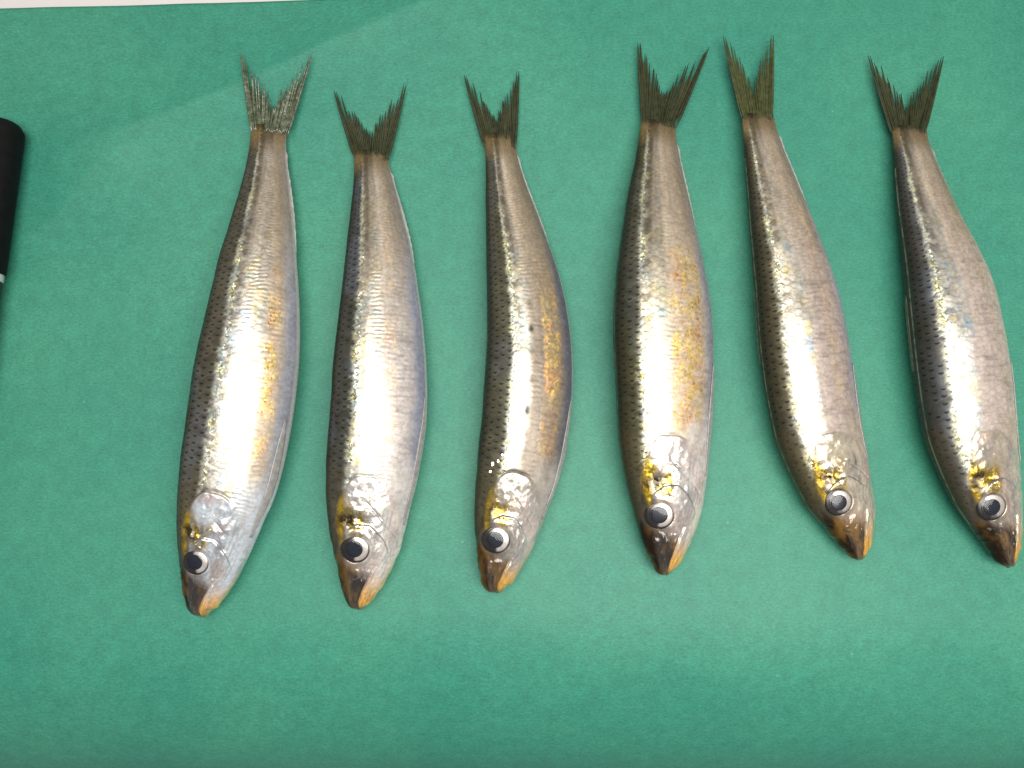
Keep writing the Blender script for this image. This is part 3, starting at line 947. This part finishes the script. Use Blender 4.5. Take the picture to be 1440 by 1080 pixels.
    for k in range(9):
        fs = HL * 1.12 + k * (SL * 0.052) + rs.uniform(-1.2, 1.2)
        st = F["dots"] * rs.choice([0.35, 0.6, 1.0])
        if k not in (2, 4, 5):
            st *= 0.4
        dots = np.maximum(dots, st * np.exp(-(((S - fs) / rs.uniform(1.2, 1.9)) ** 2 + ((Vv - F["dotv"] - rs.uniform(-0.03, 0.03)) / rs.uniform(0.05, 0.08)) ** 2) ** 1.3))
    col = mixc(col, col3((0.035, 0.030, 0.024)), np.clip(dots, 0, 1) * body)
    # tail root: golden brown
    col = mixc(col, col3((0.30, 0.21, 0.09)) * (0.6 + 0.8 * n2[..., None]), sstep(0.93, 0.99, frac + 0.03 * (n1 - 0.5)) * 0.6)
    col = mixc(col, col3((0.17, 0.12, 0.05)) * (0.6 + 0.8 * n2[..., None]), sstep(0.915, 0.99, frac + 0.03 * (n2 - 0.5)) * 0.75)
    col = mixc(col, col3((0.045, 0.045, 0.018)), sstep(0.980, 0.998, frac + 0.02 * (n2 - 0.5)) * (0.92 if not F['wet'] else 0.8))

    # head colours
    hc = np.ones(P.shape) * col3(F["head_c"])
    hn = fbm(h * 7, Vv * 4, seed + 81, 3)
    hn2 = fbm(h * 16, Vv * 8, seed + 82, 3)
    hc = hc * (0.86 + 0.28 * hn2[..., None])
    hc = mixc(hc, col3((0.34, 0.32, 0.32)), sstep(0.50, 0.66, hn) * 0.45)
    vein = 1 - sstep(0.006, 0.035, np.abs(fbm(h * 5 + 3, Vv * 3.0, seed + 86, 3) - 0.5))
    hc = mixc(hc, col3((0.16, 0.11, 0.08)), vein * 0.25)
    hc = mixc(hc, col3((0.74, 0.56, 0.48)), sstep(0.50, 0.66, fbm(h * 5 + 9, Vv * 3, seed + 83, 2)) * 0.45)
    # silvery lines: bone ridges, gill rays under the cheek, folds round the eye
    wv = 0.03 * (hn - 0.5)
    lines = gauss(h + wv, pre, 0.007) * sstep(-0.5, -0.3, Vv) * (1 - sstep(0.6, 0.8, Vv))
    for q in range(5):
        cv = 0.38 + 0.11 * q - 0.9 * (h - 0.80) ** 2 + wv * 2
        lines = np.maximum(lines, gauss(Vv, cv, 0.016) * sstep(0.40, 0.5, h + 0.03 * q) * (1 - sstep(0.8, 0.95, h + 0.05 * q)) * (0.5 + 0.5 * vnoise(h * 9, h * 0 + q, seed + 90)))
    lines = np.maximum(lines, gauss(rE + 1.2 * (hn - 0.5), eR * 1.32, 0.22) * sstep(-0.5, 0.6, ax / eR + 0.3))
    brv = 1 - sstep(0.004, 0.026, np.abs(fbm(h * 6 + 31, Vv * 3.4 + 5, seed + 91, 3) - 0.52))
    lines = np.clip(np.maximum(lines, brv * 0.3) * headmask, 0, 1)
    # dark top of the head
    vt = -0.52 - 0.10 * sstep(0.55, 0.35, h) + 0.06 * (hn - 0.5)
    mt = 1 - sstep(vt - 0.10, vt + 0.10, Vv)
    hc = mixc(hc, col3((0.028, 0.024, 0.011)) * (0.5 + 1.0 * hn2[..., None]), mt * 0.95)
    # snout and jaw
    sn = (1 - sstep(0.26, 0.44, h + 0.10 * Vv + 0.08 * (hn - 0.5))) * (1 - sstep(jv - 0.06, jv + 0.05, Vv))
    hc = mixc(hc, (col3((0.012, 0.007, 0.003)) + col3((0.11, 0.055, 0.010)) * sstep(0.30, 0.85, fbm(h * 8, Vv * 3, seed + 87, 3))[..., None] * F.get("amber", 1.1)), sn * 0.97)
    jaw = (1 - sstep(0.10, 0.36, h + 0.05 * (hn - 0.5))) * sstep(jv - 0.06, jv + 0.04, Vv)
    hc = mixc(hc, col3((0.62, 0.31, 0.018)) * (0.45 + 1.1 * hn2[..., None]), jaw * 0.92)
    tipd = 1 - sstep(0.02, 0.07, h)
    hc = mixc(hc, col3((0.09, 0.045, 0.015)), tipd * 0.8)
    lowrim = sstep(0.80, 0.95, Vv) * (1 - sstep(0.3, 0.5, h)) * 0.6
    hc = mixc(hc, col3((0.62, 0.45, 0.14)), lowrim)
    # yellow hinge patch and yellow streak above the eye
    yp = gauss(h, 0.72 + 0.06 * np.sin(Vv * 7), 0.085) * sstep(-0.92, -0.7, Vv) * (1 - sstep(-0.18, 0.12, Vv))
    yp = np.maximum(yp, gauss(h, 0.62, 0.10) * gauss(Vv, -0.66, 0.07) * 0.8)
    yp = np.clip(yp * F["patch"] * (0.5 + 1.3 * sstep(0.36, 0.58, hn2)), 0, 1)
    hc = mixc(hc, col3((0.60, 0.39, 0.025)), yp * 0.95)
    dk = sstep(0.50, 0.60, fbm(h * 22, Vv * 9, seed + 84, 2)) * gauss(h, 0.69, 0.06) * gauss(Vv, -0.5, 0.28)
    hc = mixc(hc, col3((0.05, 0.032, 0.010)), np.clip(dk * 1.3, 0, 1))
    orb = gauss(rE, eR * 1.10, eR * 0.12)
    hc = mixc(hc, col3((0.10, 0.085, 0.075)), orb * 0.35)
    lines = lines * (1 - mt) * (1 - 0.7 * np.clip(jaw + sn, 0, 1))
    hc = mixc(hc, col3((0.88, 0.84, 0.78)), lines * 0.9)
    col = mixc(col, hc, on_head)
    crack = gauss(h, hg + 0.010, 0.010) * sstep(-0.6, -0.4, Vv) * (1 - sstep(0.0, 0.25, Vv))
    col = mixc(col, col3((0.02, 0.014, 0.010)), np.clip(crack * F["crack"] * (0.35 + 0.9 * sstep(0.35, 0.6, vnoise(Vv * 5, Vv * 0, seed + 44))), 0, 1) * 0.9)
    cheek = (1 - sstep(1.0, 1.22, h)) * body * sstep(0.15, 0.45, Vv)
    col = mixc(col, col3(F['head_c']) * (0.75 + 0.5 * n2[..., None]), cheek * 0.7)
    nape = (1 - sstep(1.0, 1.12, h)) * body * (1 - sstep(-0.35, -0.2, Vv))
    col = mixc(col, col3((0.16, 0.12, 0.05)), nape * 0.15)

    metal = 0.30 * backm + (0.86 - 0.42 * mf) * (1 - backm)
    metal = metal * (1 - 0.55 * mb) * (1 - on_head) + on_head * ((0.50 - 0.22 * sstep(0.2, 0.7, Vv)) * (0.35 + 1.2 * hn) * (1 - 0.6 * mt) * (1 - 0.75 * np.clip(sn + jaw, 0, 1)))
    metal = np.clip(metal + 0.35 * gold_m + 0.5 * lines * on_head + 0.4 * yp * on_head - 0.9 * spm - 0.8 * np.clip(dots, 0, 1) - 0.6 * F["crack"] * np.clip(crack, 0, 1), 0, 1)
    rough = 0.42 * backm + (1 - backm) * (0.33 + 0.12 * mf + 0.10 * n2) + 0.06 * tan_m
    rough = rough * (1 - on_head) + on_head * (0.19 + 0.18 * hn2 - 0.10 * sn)
    rough = np.clip(rough - 0.08 * lines * on_head + 0.10 * mb * body, 0.12, 0.8)
    glit = np.clip(0.10 * ms * (1 - mb) + 0.95 * gold_m + 0.8 * spk + 0.10 * on_head * (1 - mt) * (1 - 0.5 * np.clip(sn + jaw, 0, 1)) + 0.35 * yp, 0, 1) * (1 - under)
    coatw = np.clip(0.30 * (1 - backm) + 0.03 * backm, 0, 1) * body + on_head * (0.75 + 0.25 * np.clip(sn + jaw, 0, 1)) * (1 - 0.75 * mt)
    prm = np.stack([metal, rough, glit, coatw], -1)
    col = np.clip(col, 0.004, 0.95)

    # ---------- objects
    lowest = np.array([C[len(C) // 2, 0], C[len(C) // 2, 1], 0.0])
    root = bpy.data.objects.new("sardine", None)
    root.empty_display_size = 0.02
    root.location = lowest * MM
    coll.objects.link(root)
    root["label"] = F["label"]
    root["category"] = "fish"
    root["group"] = "sardines laid out in a row"

    n, m = Pd.shape[:2]
    verts = np.concatenate([Pd.reshape(-1, 3), Pd[0].mean(0)[None], Pd[-1].mean(0)[None]])
    quads = grid_faces(n, m, True)
    # caps as degenerate-free triangles are added as quads with the pole repeated in pairs
    cap = []
    for j in range(0, m, 2):
        cap.append((n * m, (j + 2) % m, (j + 1) % m, j))
        cap.append((n * m + 1, (n - 1) * m + j, (n - 1) * m + (j + 1) % m, (n - 1) * m + (j + 2) % m))
    faces = np.concatenate([quads, np.array(cap)])
    # orientation
    q = quads[(n // 2) * m + 100]
    nn = np.cross(verts[q[1]] - verts[q[0]], verts[q[2]] - verts[q[0]])
    if nn @ (verts[q[0]] - C[n // 2]) < 0:
        faces = faces[:, ::-1]
    spec = 0.12 * backm + 0.4 * (1 - backm)
    spec = spec * body + on_head * (0.5 - 0.38 * mt)
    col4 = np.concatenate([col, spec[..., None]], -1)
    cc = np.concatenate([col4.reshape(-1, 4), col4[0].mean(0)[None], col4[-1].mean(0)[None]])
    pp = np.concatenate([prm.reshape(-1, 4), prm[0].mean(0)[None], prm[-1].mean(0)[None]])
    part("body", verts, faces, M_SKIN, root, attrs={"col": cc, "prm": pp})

    build_eye(root, eyeP, eyeN, E[ei], eR, F)
    build_tail(root, B, F, C[-1], Up[-1], b, idx)
    loose_scales(root, F, Pd, pim)
    build_small_fins(root, B, F, s, P, N, C, E, Up, a, idx)


def dome(cen, ex, ey, ez, r, height, z0, rings=10, seg=48, r_in=0.0):
    v, rad, angs = [], [], []
    for k in range(rings + 1):
        rr = r_in + (r - r_in) * k / rings
        zz = z0 + height * math.sqrt(max(0.0, 1 - (rr / r) ** 2 * 0.96))
        for q in range(seg):
            t = 2 * math.pi * q / seg
            v.append(cen + ex * rr * math.cos(t) + ey * rr * math.sin(t) + ez * zz)
            rad.append(rr / r)
            angs.append(t)
    f = [tuple(x) for x in grid_faces(rings + 1, seg, True)]
    # skirt down into the head
    base = len(v)
    for q in range(seg):
        t = 2 * math.pi * q / seg
        v.append(cen + ex * r * math.cos(t) + ey * r * math.sin(t) + ez * (z0 - 1.2))
        rad.append(1.0)
        angs.append(t)
    o = rings * seg
    for q in range(seg):
        f.append((o + q, o + (q + 1) % seg, base + (q + 1) % seg, base + q))
    v = np.array(v)
    f0 = f[seg * 2]
    nn = np.cross(v[f0[1]] - v[f0[0]], v[f0[2]] - v[f0[0]])
    if nn @ ez < 0:
        f = [x[::-1] for x in f]
    return v, f, np.array(rad), np.array(angs)


def build_eye(root, cen, nrm, e, R, F):
    ez = nrm + np.array([0, 0, 0.25])
    ez /= np.linalg.norm(ez)
    ex = e - ez * (e @ ez)                      # towards the belly
    ex /= np.linalg.norm(ex)
    ey = np.cross(ez, ex)
    cen = cen - ez * 0.75
    r = random.Random(F["seed"] + 5)
    v, f, rad, ang = dome(cen, ex, ey, ez, R, 0.85, 0.0)
    eye = part("eye", v, f, M_SOCKET, root)
    eye["label"] = "round silver-rimmed eye with black pupil"
    ic = cen + ex * 0.05 * R
    v, f, rad, ang = dome(ic, ex, ey, ez, R * 0.83, 0.62, 0.36, r_in=0.3 * R)
    # dorsal side of the iris is dark, belly side silver-pink
    dark = sstep(-0.02, 0.50, -np.cos(ang - 0.15 + 0.5 * (r.random() - 0.5)) + 0.18 * np.sin(ang * 5 + F["seed"]))
    n = fbm(ang * 3, rad * 6, F["seed"] + 8, 2)
    silver = np.array([0.74, 0.67, 0.61])[None] * (0.8 + 0.35 * n[:, None])
    colr = silver * (1 - dark[:, None]) + np.array([0.05, 0.038, 0.035])[None] * dark[:, None]
    edge = sstep(0.9, 0.99, rad) + (1 - sstep(0.50, 0.60, rad)) * 0.5
    colr = colr * (1 - 0.75 * np.clip(edge, 0, 1)[:, None])
    part("iris", v, f, M_IRIS, eye, attrs={"col": colr})
    pc = ic - ex * 0.10 * R
    v, f, rad, ang = dome(pc, ex, ey, ez, R * 0.55, 0.22, 0.86)
    part("pupil", v, f, M_PUPIL, eye)
    v, f, rad, ang = dome(cen, ex, ey, ez, R * 0.97, 1.75, 0.05, rings=14)
    part("cornea", v, f, M_CORNEA, eye)


FIN_MATS = {}


def fin_materials(idx, F):
    if F["wet"]:
        ray = plain("wet_fin_ray", (0.07, 0.09, 0.04), 0.10, metallic=0.25, coat=1.0, noise=(600, (0.20, 0.22, 0.15)), bump=0.8)
        web = plain("wet_fin_web", (0.030, 0.040, 0.016), 0.14, coat=1.0, noise=(700, (0.07, 0.085, 0.035)), bump=1.0, alpha=0.88)
    else:
        k = {4: 1.25}.get(idx, 0.65)
        ray = plain("fin_ray_olive", (0.030 * k, 0.036 * k, 0.010 * k), 0.5, noise=(600, (0.058 * k, 0.066 * k, 0.018 * k)))
        web = plain("fin_web_olive", (0.060 * k, 0.070 * k, 0.018 * k), 0.55, noise=(400, (0.095 * k, 0.095 * k, 0.024 * k)), alpha=0.76)
    return ray, web


M_FINCLEAR = plain("pale_fin", (0.52, 0.50, 0.46), 0.3, coat=0.5, noise=(500, (0.36, 0.35, 0.34)), alpha=0.75)
M_FINDARK = plain("dark_dorsal_fin", (0.055, 0.045, 0.020), 0.4, coat=0.3, noise=(500, (0.10, 0.08, 0.035)))


def build_tail(root, B, F, Cend, Upend, b, idx):
    M_RAY, M_WEB = fin_materials(idx, F)
    TL, TR, FK = [np.array(q, float) for q in F["tail"]]
    BL, BR = [np.array(q, float) for q in F["base"]]
    r = random.Random(F["seed"] + 77)
    zb = Cend[2]
    ztip = zb * 0.55 + 0.9
    mid = (BL + BR) / 2
    root_p = np.array([0.0, 9.0])                 # rays start a little inside the flesh (down the picture)
    tail = None
    allrays = []
    for side, tip, bs in ((0, TL, BL), (1, TR, BR)):
        nr = 13
        rays = []
        out = (bs - mid) / np.linalg.norm(bs - mid)
        for k in range(nr):
            t = k / (nr - 1)
            start = (bs + (mid - bs) * 0.05) * (1 - t) + mid * t + root_p * (1.6 - 0.5 * t) * r.uniform(0.75, 1.15)
            # trailing edge: the longest rays crowd at the tip, then the edge runs down to the fork
            tt = max(0.0, (k - 1.0) / (nr - 2.0))
            fork = FK + out * 1.2 + np.array([0, 10.0])
            end = tip * (1 - tt) + fork * tt
            end = end - out * 4.5 * math.sin(math.pi * tt)
            if k > 1:
                end = end + np.array([r.uniform(-1.4, 1.4), r.uniform(-5.0, 4.0)]) + (mid - end) * (r.uniform(0.0, 0.14) if r.random() < 0.35 else 0.0)
            elif k == 1:
                end = end - out * 3.0 + np.array([0, r.uniform(-1, 3)])
            bow = (1 - t) * (3.0 if side == 0 else -3.0) * -0.1
            pts, zs = [], []
            zoff = r.uniform(0.0, 0.4)
            zlift = r.uniform(0.5, 1.1)
            ns = 12
            for q in range(ns + 1):
                u = q / ns
                p = start * (1 - u) + end * u
                p = p + np.array([bow * math.sin(math.pi * u), 0])
                pts.append(p)
                zs.append((zb + zoff) * (1 - u) + ztip * u + zlift * max(0.0, 1 - u / 0.30) + 0.35 * math.sin(u * 3 + k * 0.7 + side))
            W0 = unproject(np.array(pts), np.array(zs))
            W = unproject(np.array(pts), np.array(zs) + np.maximum(0, paper_height(W0[:, 0], W0[:, 1])) * np.linspace(0.2, 1, ns + 1))
            rays.append(W)
        allrays.append(rays)
    # web: one thin sheet per lobe, ragged between the rays
    webs = []
    V_all, F_all = [], []
    for side, rays in enumerate(allrays):
        cols = []
        for k in range(len(rays) - 1):
            for sub in ((0.0, 0.5) if k < len(rays) - 2 else (0.0, 0.5, 1.0)):
                W = rays[k] * (1 - sub) + rays[k + 1] * sub
                lim = 0.90 if sub in (0.0, 1.0) else r.uniform(0.45, 0.84)
                u = np.linspace(0.20, lim, 13) * (len(W) - 1)
                i0 = np.minimum(u.astype(int), len(W) - 2)
                cols.append(W[i0] + (W[i0 + 1] - W[i0]) * (u - i0)[:, None])
        g = np.array(cols)
        v, f = sheet(g, np.array([0, 0, 0.16]))
        F_all += [tuple(x + sum(len(q) for q in V_all) for x in fc) for fc in f]
        V_all.append(v)
    # bridge between the two lobes at the root
    j0 = allrays[0][-1][:5]
    j1 = allrays[1][-1][:5]
    g = np.array([j0, (j0 + j1) / 2, j1])
    v, f = sheet(g, np.array([0, 0, 0.16]))
    F_all += [tuple(x + sum(len(q) for q in V_all) for x in fc) for fc in f]
    V_all.append(v)
    tail = part("tail_fin", np.concatenate(V_all), F_all, M_WEB, root, smooth=False)
    tail["label"] = ("wet forked tail fin with white glints" if F["wet"] else ("olive green forked tail fin" if idx == 4 else "dark olive forked tail fin"))
    for side, rays in enumerate(allrays):
        for k, W in enumerate(rays):
            lead = (k == 0)
            n = len(W)
            T = np.gradient(W, axis=0)
            T /= np.linalg.norm(T, axis=1)[:, None]
            Sd = np.cross(T, np.array([0, 0, 1.0]))
            Sd /= np.linalg.norm(Sd, axis=1)[:, None]
            u = np.linspace(0, 1, n)
            wd = (0.54 if lead else 0.42) * (0.15 + 0.85 * sstep(0, 0.16, u)) * (1 - 0.40 * u) * np.sqrt(np.clip(1.02 - u ** 7, 0.02, 1)) + 0.02
            hh = (0.24 * (1 - 0.6 * u) + 0.04) * (0.3 + 0.7 * sstep(0, 0.16, u))
            seg = [(1, 0), (0.5, 0.9), (-0.5, 0.9), (-1, 0), (-0.5, -0.8), (0.5, -0.8)]
            g = np.stack([W + Sd * (wd * cx)[:, None] + np.array([0, 0, 1.0]) * (hh * cz)[:, None] for cx, cz in seg], 1)
            f = [tuple(x) for x in grid_faces(n, 6, True)] + [(5, 4, 3, 2, 1, 0), tuple((n - 1) * 6 + x for x in range(6))]
            part("fin_ray", g.reshape(-1, 3), f, M_RAY, tail)


def build_small_fins(root, B, F, s, P, N, C, E, Up, a, idx):
    HL, SL = B.HL, B.SL

    def samp(ss, th):
        """surface point and normal by bilinear lookup"""
        i = np.clip(np.interp(ss, s, np.arange(len(s))), 0, len(s) - 1.001)
        j = np.interp(th, TH[:216], np.arange(216))
        i0, j0 = int(i), int(min(j, 214))
        fi, fj = i - i0, j - j0

        def bl(A):
            return (A[i0, j0] * (1 - fi) + A[i0 + 1, j0] * fi) * (1 - fj) + (A[i0, j0 + 1] * (1 - fi) + A[i0 + 1, j0 + 1] * fi) * fj
        nn = bl(N)
        return bl(P), nn / np.linalg.norm(nn)

    # pectoral fin pressed along the lower flank behind the gill cover
    hfrac, ln, va, vb = F["pect"]
    hv = 1.0 - 0.46 * max(0, va) ** 2
    s0 = HL * hv
    top = np.zeros((25, 9, 3))
    thk = np.zeros((25, 9, 3))
    for i in range(25):
        u = i / 24
        ss = s0 + u * (ln + HL * (1 - hv))
        wid = (vb - va) * (0.35 + 0.65 * math.sin(min(1, u * 1.8) * math.pi / 2)) * (1 - u ** 4 * 0.92)
        vm = va + (vb - va) * 0.5 + 0.02 * u
        for j in range(9):
            vv_ = min(0.992, vm + wid * (j / 8 - 0.5))
            p, nn = samp(ss, math.acos(-vv_))
            top[i, j] = p + nn * (0.28 + 0.08 * (j % 2) + 0.10 * u)
            thk[i, j] = nn * 0.22
    v, f = sheet(top, thk)
    pf = part("pectoral_fin", v, f, M_FINCLEAR, root)
    # anal fin: low pale fringe under the tail root
    top = np.zeros((40, 4, 3))
    for i in range(40):
        u = i / 39
        p, nn = samp(SL * (0.72 + 0.23 * u), math.pi * 0.995)
        hgt = (0.9 * math.sin(math.pi * min(1, u * 1.02)) ** 0.6 + 0.5 * math.exp(-((u - 0.93) / 0.06) ** 2)) * (0.9 + 0.2 * (i % 3 == 0))
        ii = int(np.interp(SL * (0.72 + 0.23 * u), s, np.arange(len(s))))
        for j in range(4):
            top[i, j] = p + E[ii] * (hgt * j / 3 - 0.3) + np.array([0, 0, 0.15])
    v, f = sheet(top, np.array([0, 0, 0.2]))
    part("anal_fin", v, f, M_FINCLEAR, root)
    # dorsal fin folded down on the far side of the ridge
    top = np.zeros((30, 7, 3))
    thk = np.zeros((30, 7, 3))
    for i in range(30):
        u = i / 29
        ss = SL * (0.44 + 0.17 * u)
        w = math.sin(math.pi * min(1.0, 0.12 + u * 0.86)) ** 0.7
        for j in range(7):
            p, nn = samp(ss, math.radians(-9 - 26 * w * j / 6))
            top[i, j] = p + nn * (0.10 + 0.25 * w * (j / 6) + 0.10 * (i % 3 == 0))
            thk[i, j] = nn * 0.25
    v, f = sheet(top, thk)
    part("dorsal_fin", v, f, M_FINDARK, root)


M_GLINT = plain("loose_scale_silver", (0.86, 0.80, 0.76), 0.12, metallic=1.0, noise=(700, (0.80, 0.68, 0.64)))


def loose_scales(root, F, P, pim):
    """a few detached scales stuck to the skin, tilted so that they catch a lamp"""
    r = random.Random(F["seed"] + 99)
    for (px, py, rad, lx) in F.get("loose", []):
        dd = np.linalg.norm(pim - np.array([px, py]), axis=2)
        dd = np.where((TH > -0.6)[None, :] & (TH < math.pi + 0.2)[None, :], dd, 1e9)
        i, j = np.unravel_index(np.argmin(dd), dd.shape)
        p = P[i, j]
        v = CAM - p
        v /= np.linalg.norm(v)
        l = np.array([r.uniform(-200, 250), r.uniform(-400, 200), 1200.0]) - p
        l /= np.linalg.norm(l)
        n = v + l
        n /= np.linalg.norm(n)
        t1 = np.cross(n, [0, 1, 0])
        t1 /= np.linalg.norm(t1)
        t2 = np.cross(n, t1)
        rad *= 0.62
        c = p + n * 0.35
        vs_, k = [], 5
        for q in range(k):
            a = 2 * math.pi * q / k
            rr = rad * (1 + r.uniform(-0.5, 0.45))
            vs_.append(c + t1 * rr * 0.7 * math.cos(a) + t2 * rr * math.sin(a))
        vs_ += [x - n * 0.12 for x in vs_]
        f = [tuple(range(k)), tuple(range(2 * k - 1, k - 1, -1))] + [(q, (q + 1) % k, k + (q + 1) % k, k + q) for q in range(k)]
        part("loose_scale", vs_, [x[::-1] for x in f], M_GLINT, root, smooth=False)


for i, F in enumerate(FISH):
    build_fish(F, i)

# ------------------------------------------------------------------ the marker pen at the left edge
M_BLACK = plain("black_plastic", (0.006, 0.006, 0.006), 0.55, noise=(300, (0.008, 0.008, 0.008)))
M_BLACK.node_tree.nodes['Principled BSDF'].inputs['Specular IOR Level'].default_value = 0.12
M_BARREL = plain("black_barrel", (0.010, 0.010, 0.011), 0.5, noise=(300, (0.018, 0.018, 0.02)))
M_RING = plain("white_ring", (0.75, 0.75, 0.73), 0.4, noise=(300, (0.68, 0.68, 0.66)))
M_PRINT = plain("grey_print", (0.42, 0.46, 0.44), 0.5, noise=(900, (0.2, 0.22, 0.21)))


def build_pen():
    rad = 7.6
    e_top = unproject(np.array([38.0, 186.0]), rad)
    e_low = unproject(np.array([10.5, 386.0]), rad)
    ax = (e_low - e_top)
    ax[2] = 0
    ax /= np.linalg.norm(ax)                     # from cap end towards the viewer
    side = np.array([-ax[1], ax[0], 0.0])
    if side[0] < 0:
        side = -side                             # towards the right
    up = np.array([0, 0, 1.0])
    # the visible right edge is where the view ray grazes the barrel
    mid = (e_top + e_low) / 2
    vd = CAM - mid
    tilt = math.atan2(vd @ side, vd[2])
    start = e_top - side * (rad / math.cos(tilt) + 0.1) - ax * 3.0
    start[2] = rad + 0.2
    L1 = np.linalg.norm(unproject(np.array([10.5, 389.0]), rad) - unproject(np.array([38.0, 177.0]), rad))
    root = bpy.data.objects.new("marker_pen", None)
    root.empty_display_size = 0.02
    root.location = np.array([start[0], start[1], 0]) * MM
    coll.objects.link(root)
    root["label"] = "black marker pen with white ring, cut by the left picture edge"
    root["category"] = "pen"

    def lathe(name, prof, mat, par, seg=40, flutes=0):
        v = []
        for (d, r) in prof:
            for q in range(seg):
                t = 2 * math.pi * q / seg
                rr = r * (1 - (0.02 if (flutes and q % 5 == 0) else 0))
                v.append(start + ax * d + side * rr * math.cos(t) + up * rr * math.sin(t))
        n = len(prof)
        f = [tuple(x) for x in grid_faces(n, seg, True)]
        f += [tuple(range(seg))[::-1], tuple((n - 1) * seg + q for q in range(seg))]
        v = np.array(v)
        nn = np.cross(v[f[0][1]] - v[f[0][0]], v[f[0][2]] - v[f[0][0]])
        o = part(name, v, f, mat, par)
        bpy.context.view_layer.update()
        import bmesh
        bm = bmesh.new()
        bm.from_mesh(o.data)
        bmesh.ops.recalc_face_normals(bm, faces=bm.faces)
        bm.to_mesh(o.data)
        bm.free()
        o.data.polygons.foreach_set("use_smooth", np.ones(len(o.data.polygons), bool))
        o.data.set_sharp_from_angle(angle=math.radians(35))
        return o

    lathe("cap", [(0, 4.6), (0.35, 5.4), (1.0, 6.2), (2.6, 7.25), (3.4, 7.55), (L1 - 0.6, 7.6), (L1 - 0.2, 7.5), (L1, 7.2)], M_BLACK, root, flutes=1)
    lathe("ring", [(L1 - 0.3, 6.9), (L1 + 0.05, 7.1), (L1 + 2.3, 7.1), (L1 + 2.5, 6.9)], M_RING, root)
    bar = lathe("barrel", [(L1 + 2.3, 6.6), (L1 + 2.5, 6.8), (L1 + 70, 6.8), (L1 + 74, 6.2), (L1 + 75, 5.0)], M_BARREL, root)
    # worn small print running along the barrel
    r = random.Random(4)
    d = L1 + 5.0
    while d < L1 + 15.0:
        w = r.uniform(0.5, 1.0)
        v, f = [], []
        a0 = math.radians(r.uniform(38, 44))
        a1 = math.radians(r.uniform(52, 60))
        for dd in (d, d + w * 0.55):
            for q in range(4):
                t = a0 + (a1 - a0) * q / 3
                v.append(start + ax * dd + (side * math.cos(t) + up * math.sin(t)) * 6.83)
        f = [(0, 1, 5, 4), (1, 2, 6, 5), (2, 3, 7, 6)]
        part("print_stroke", v, f, M_PRINT, bar)
        d += w + 0.25


build_pen()
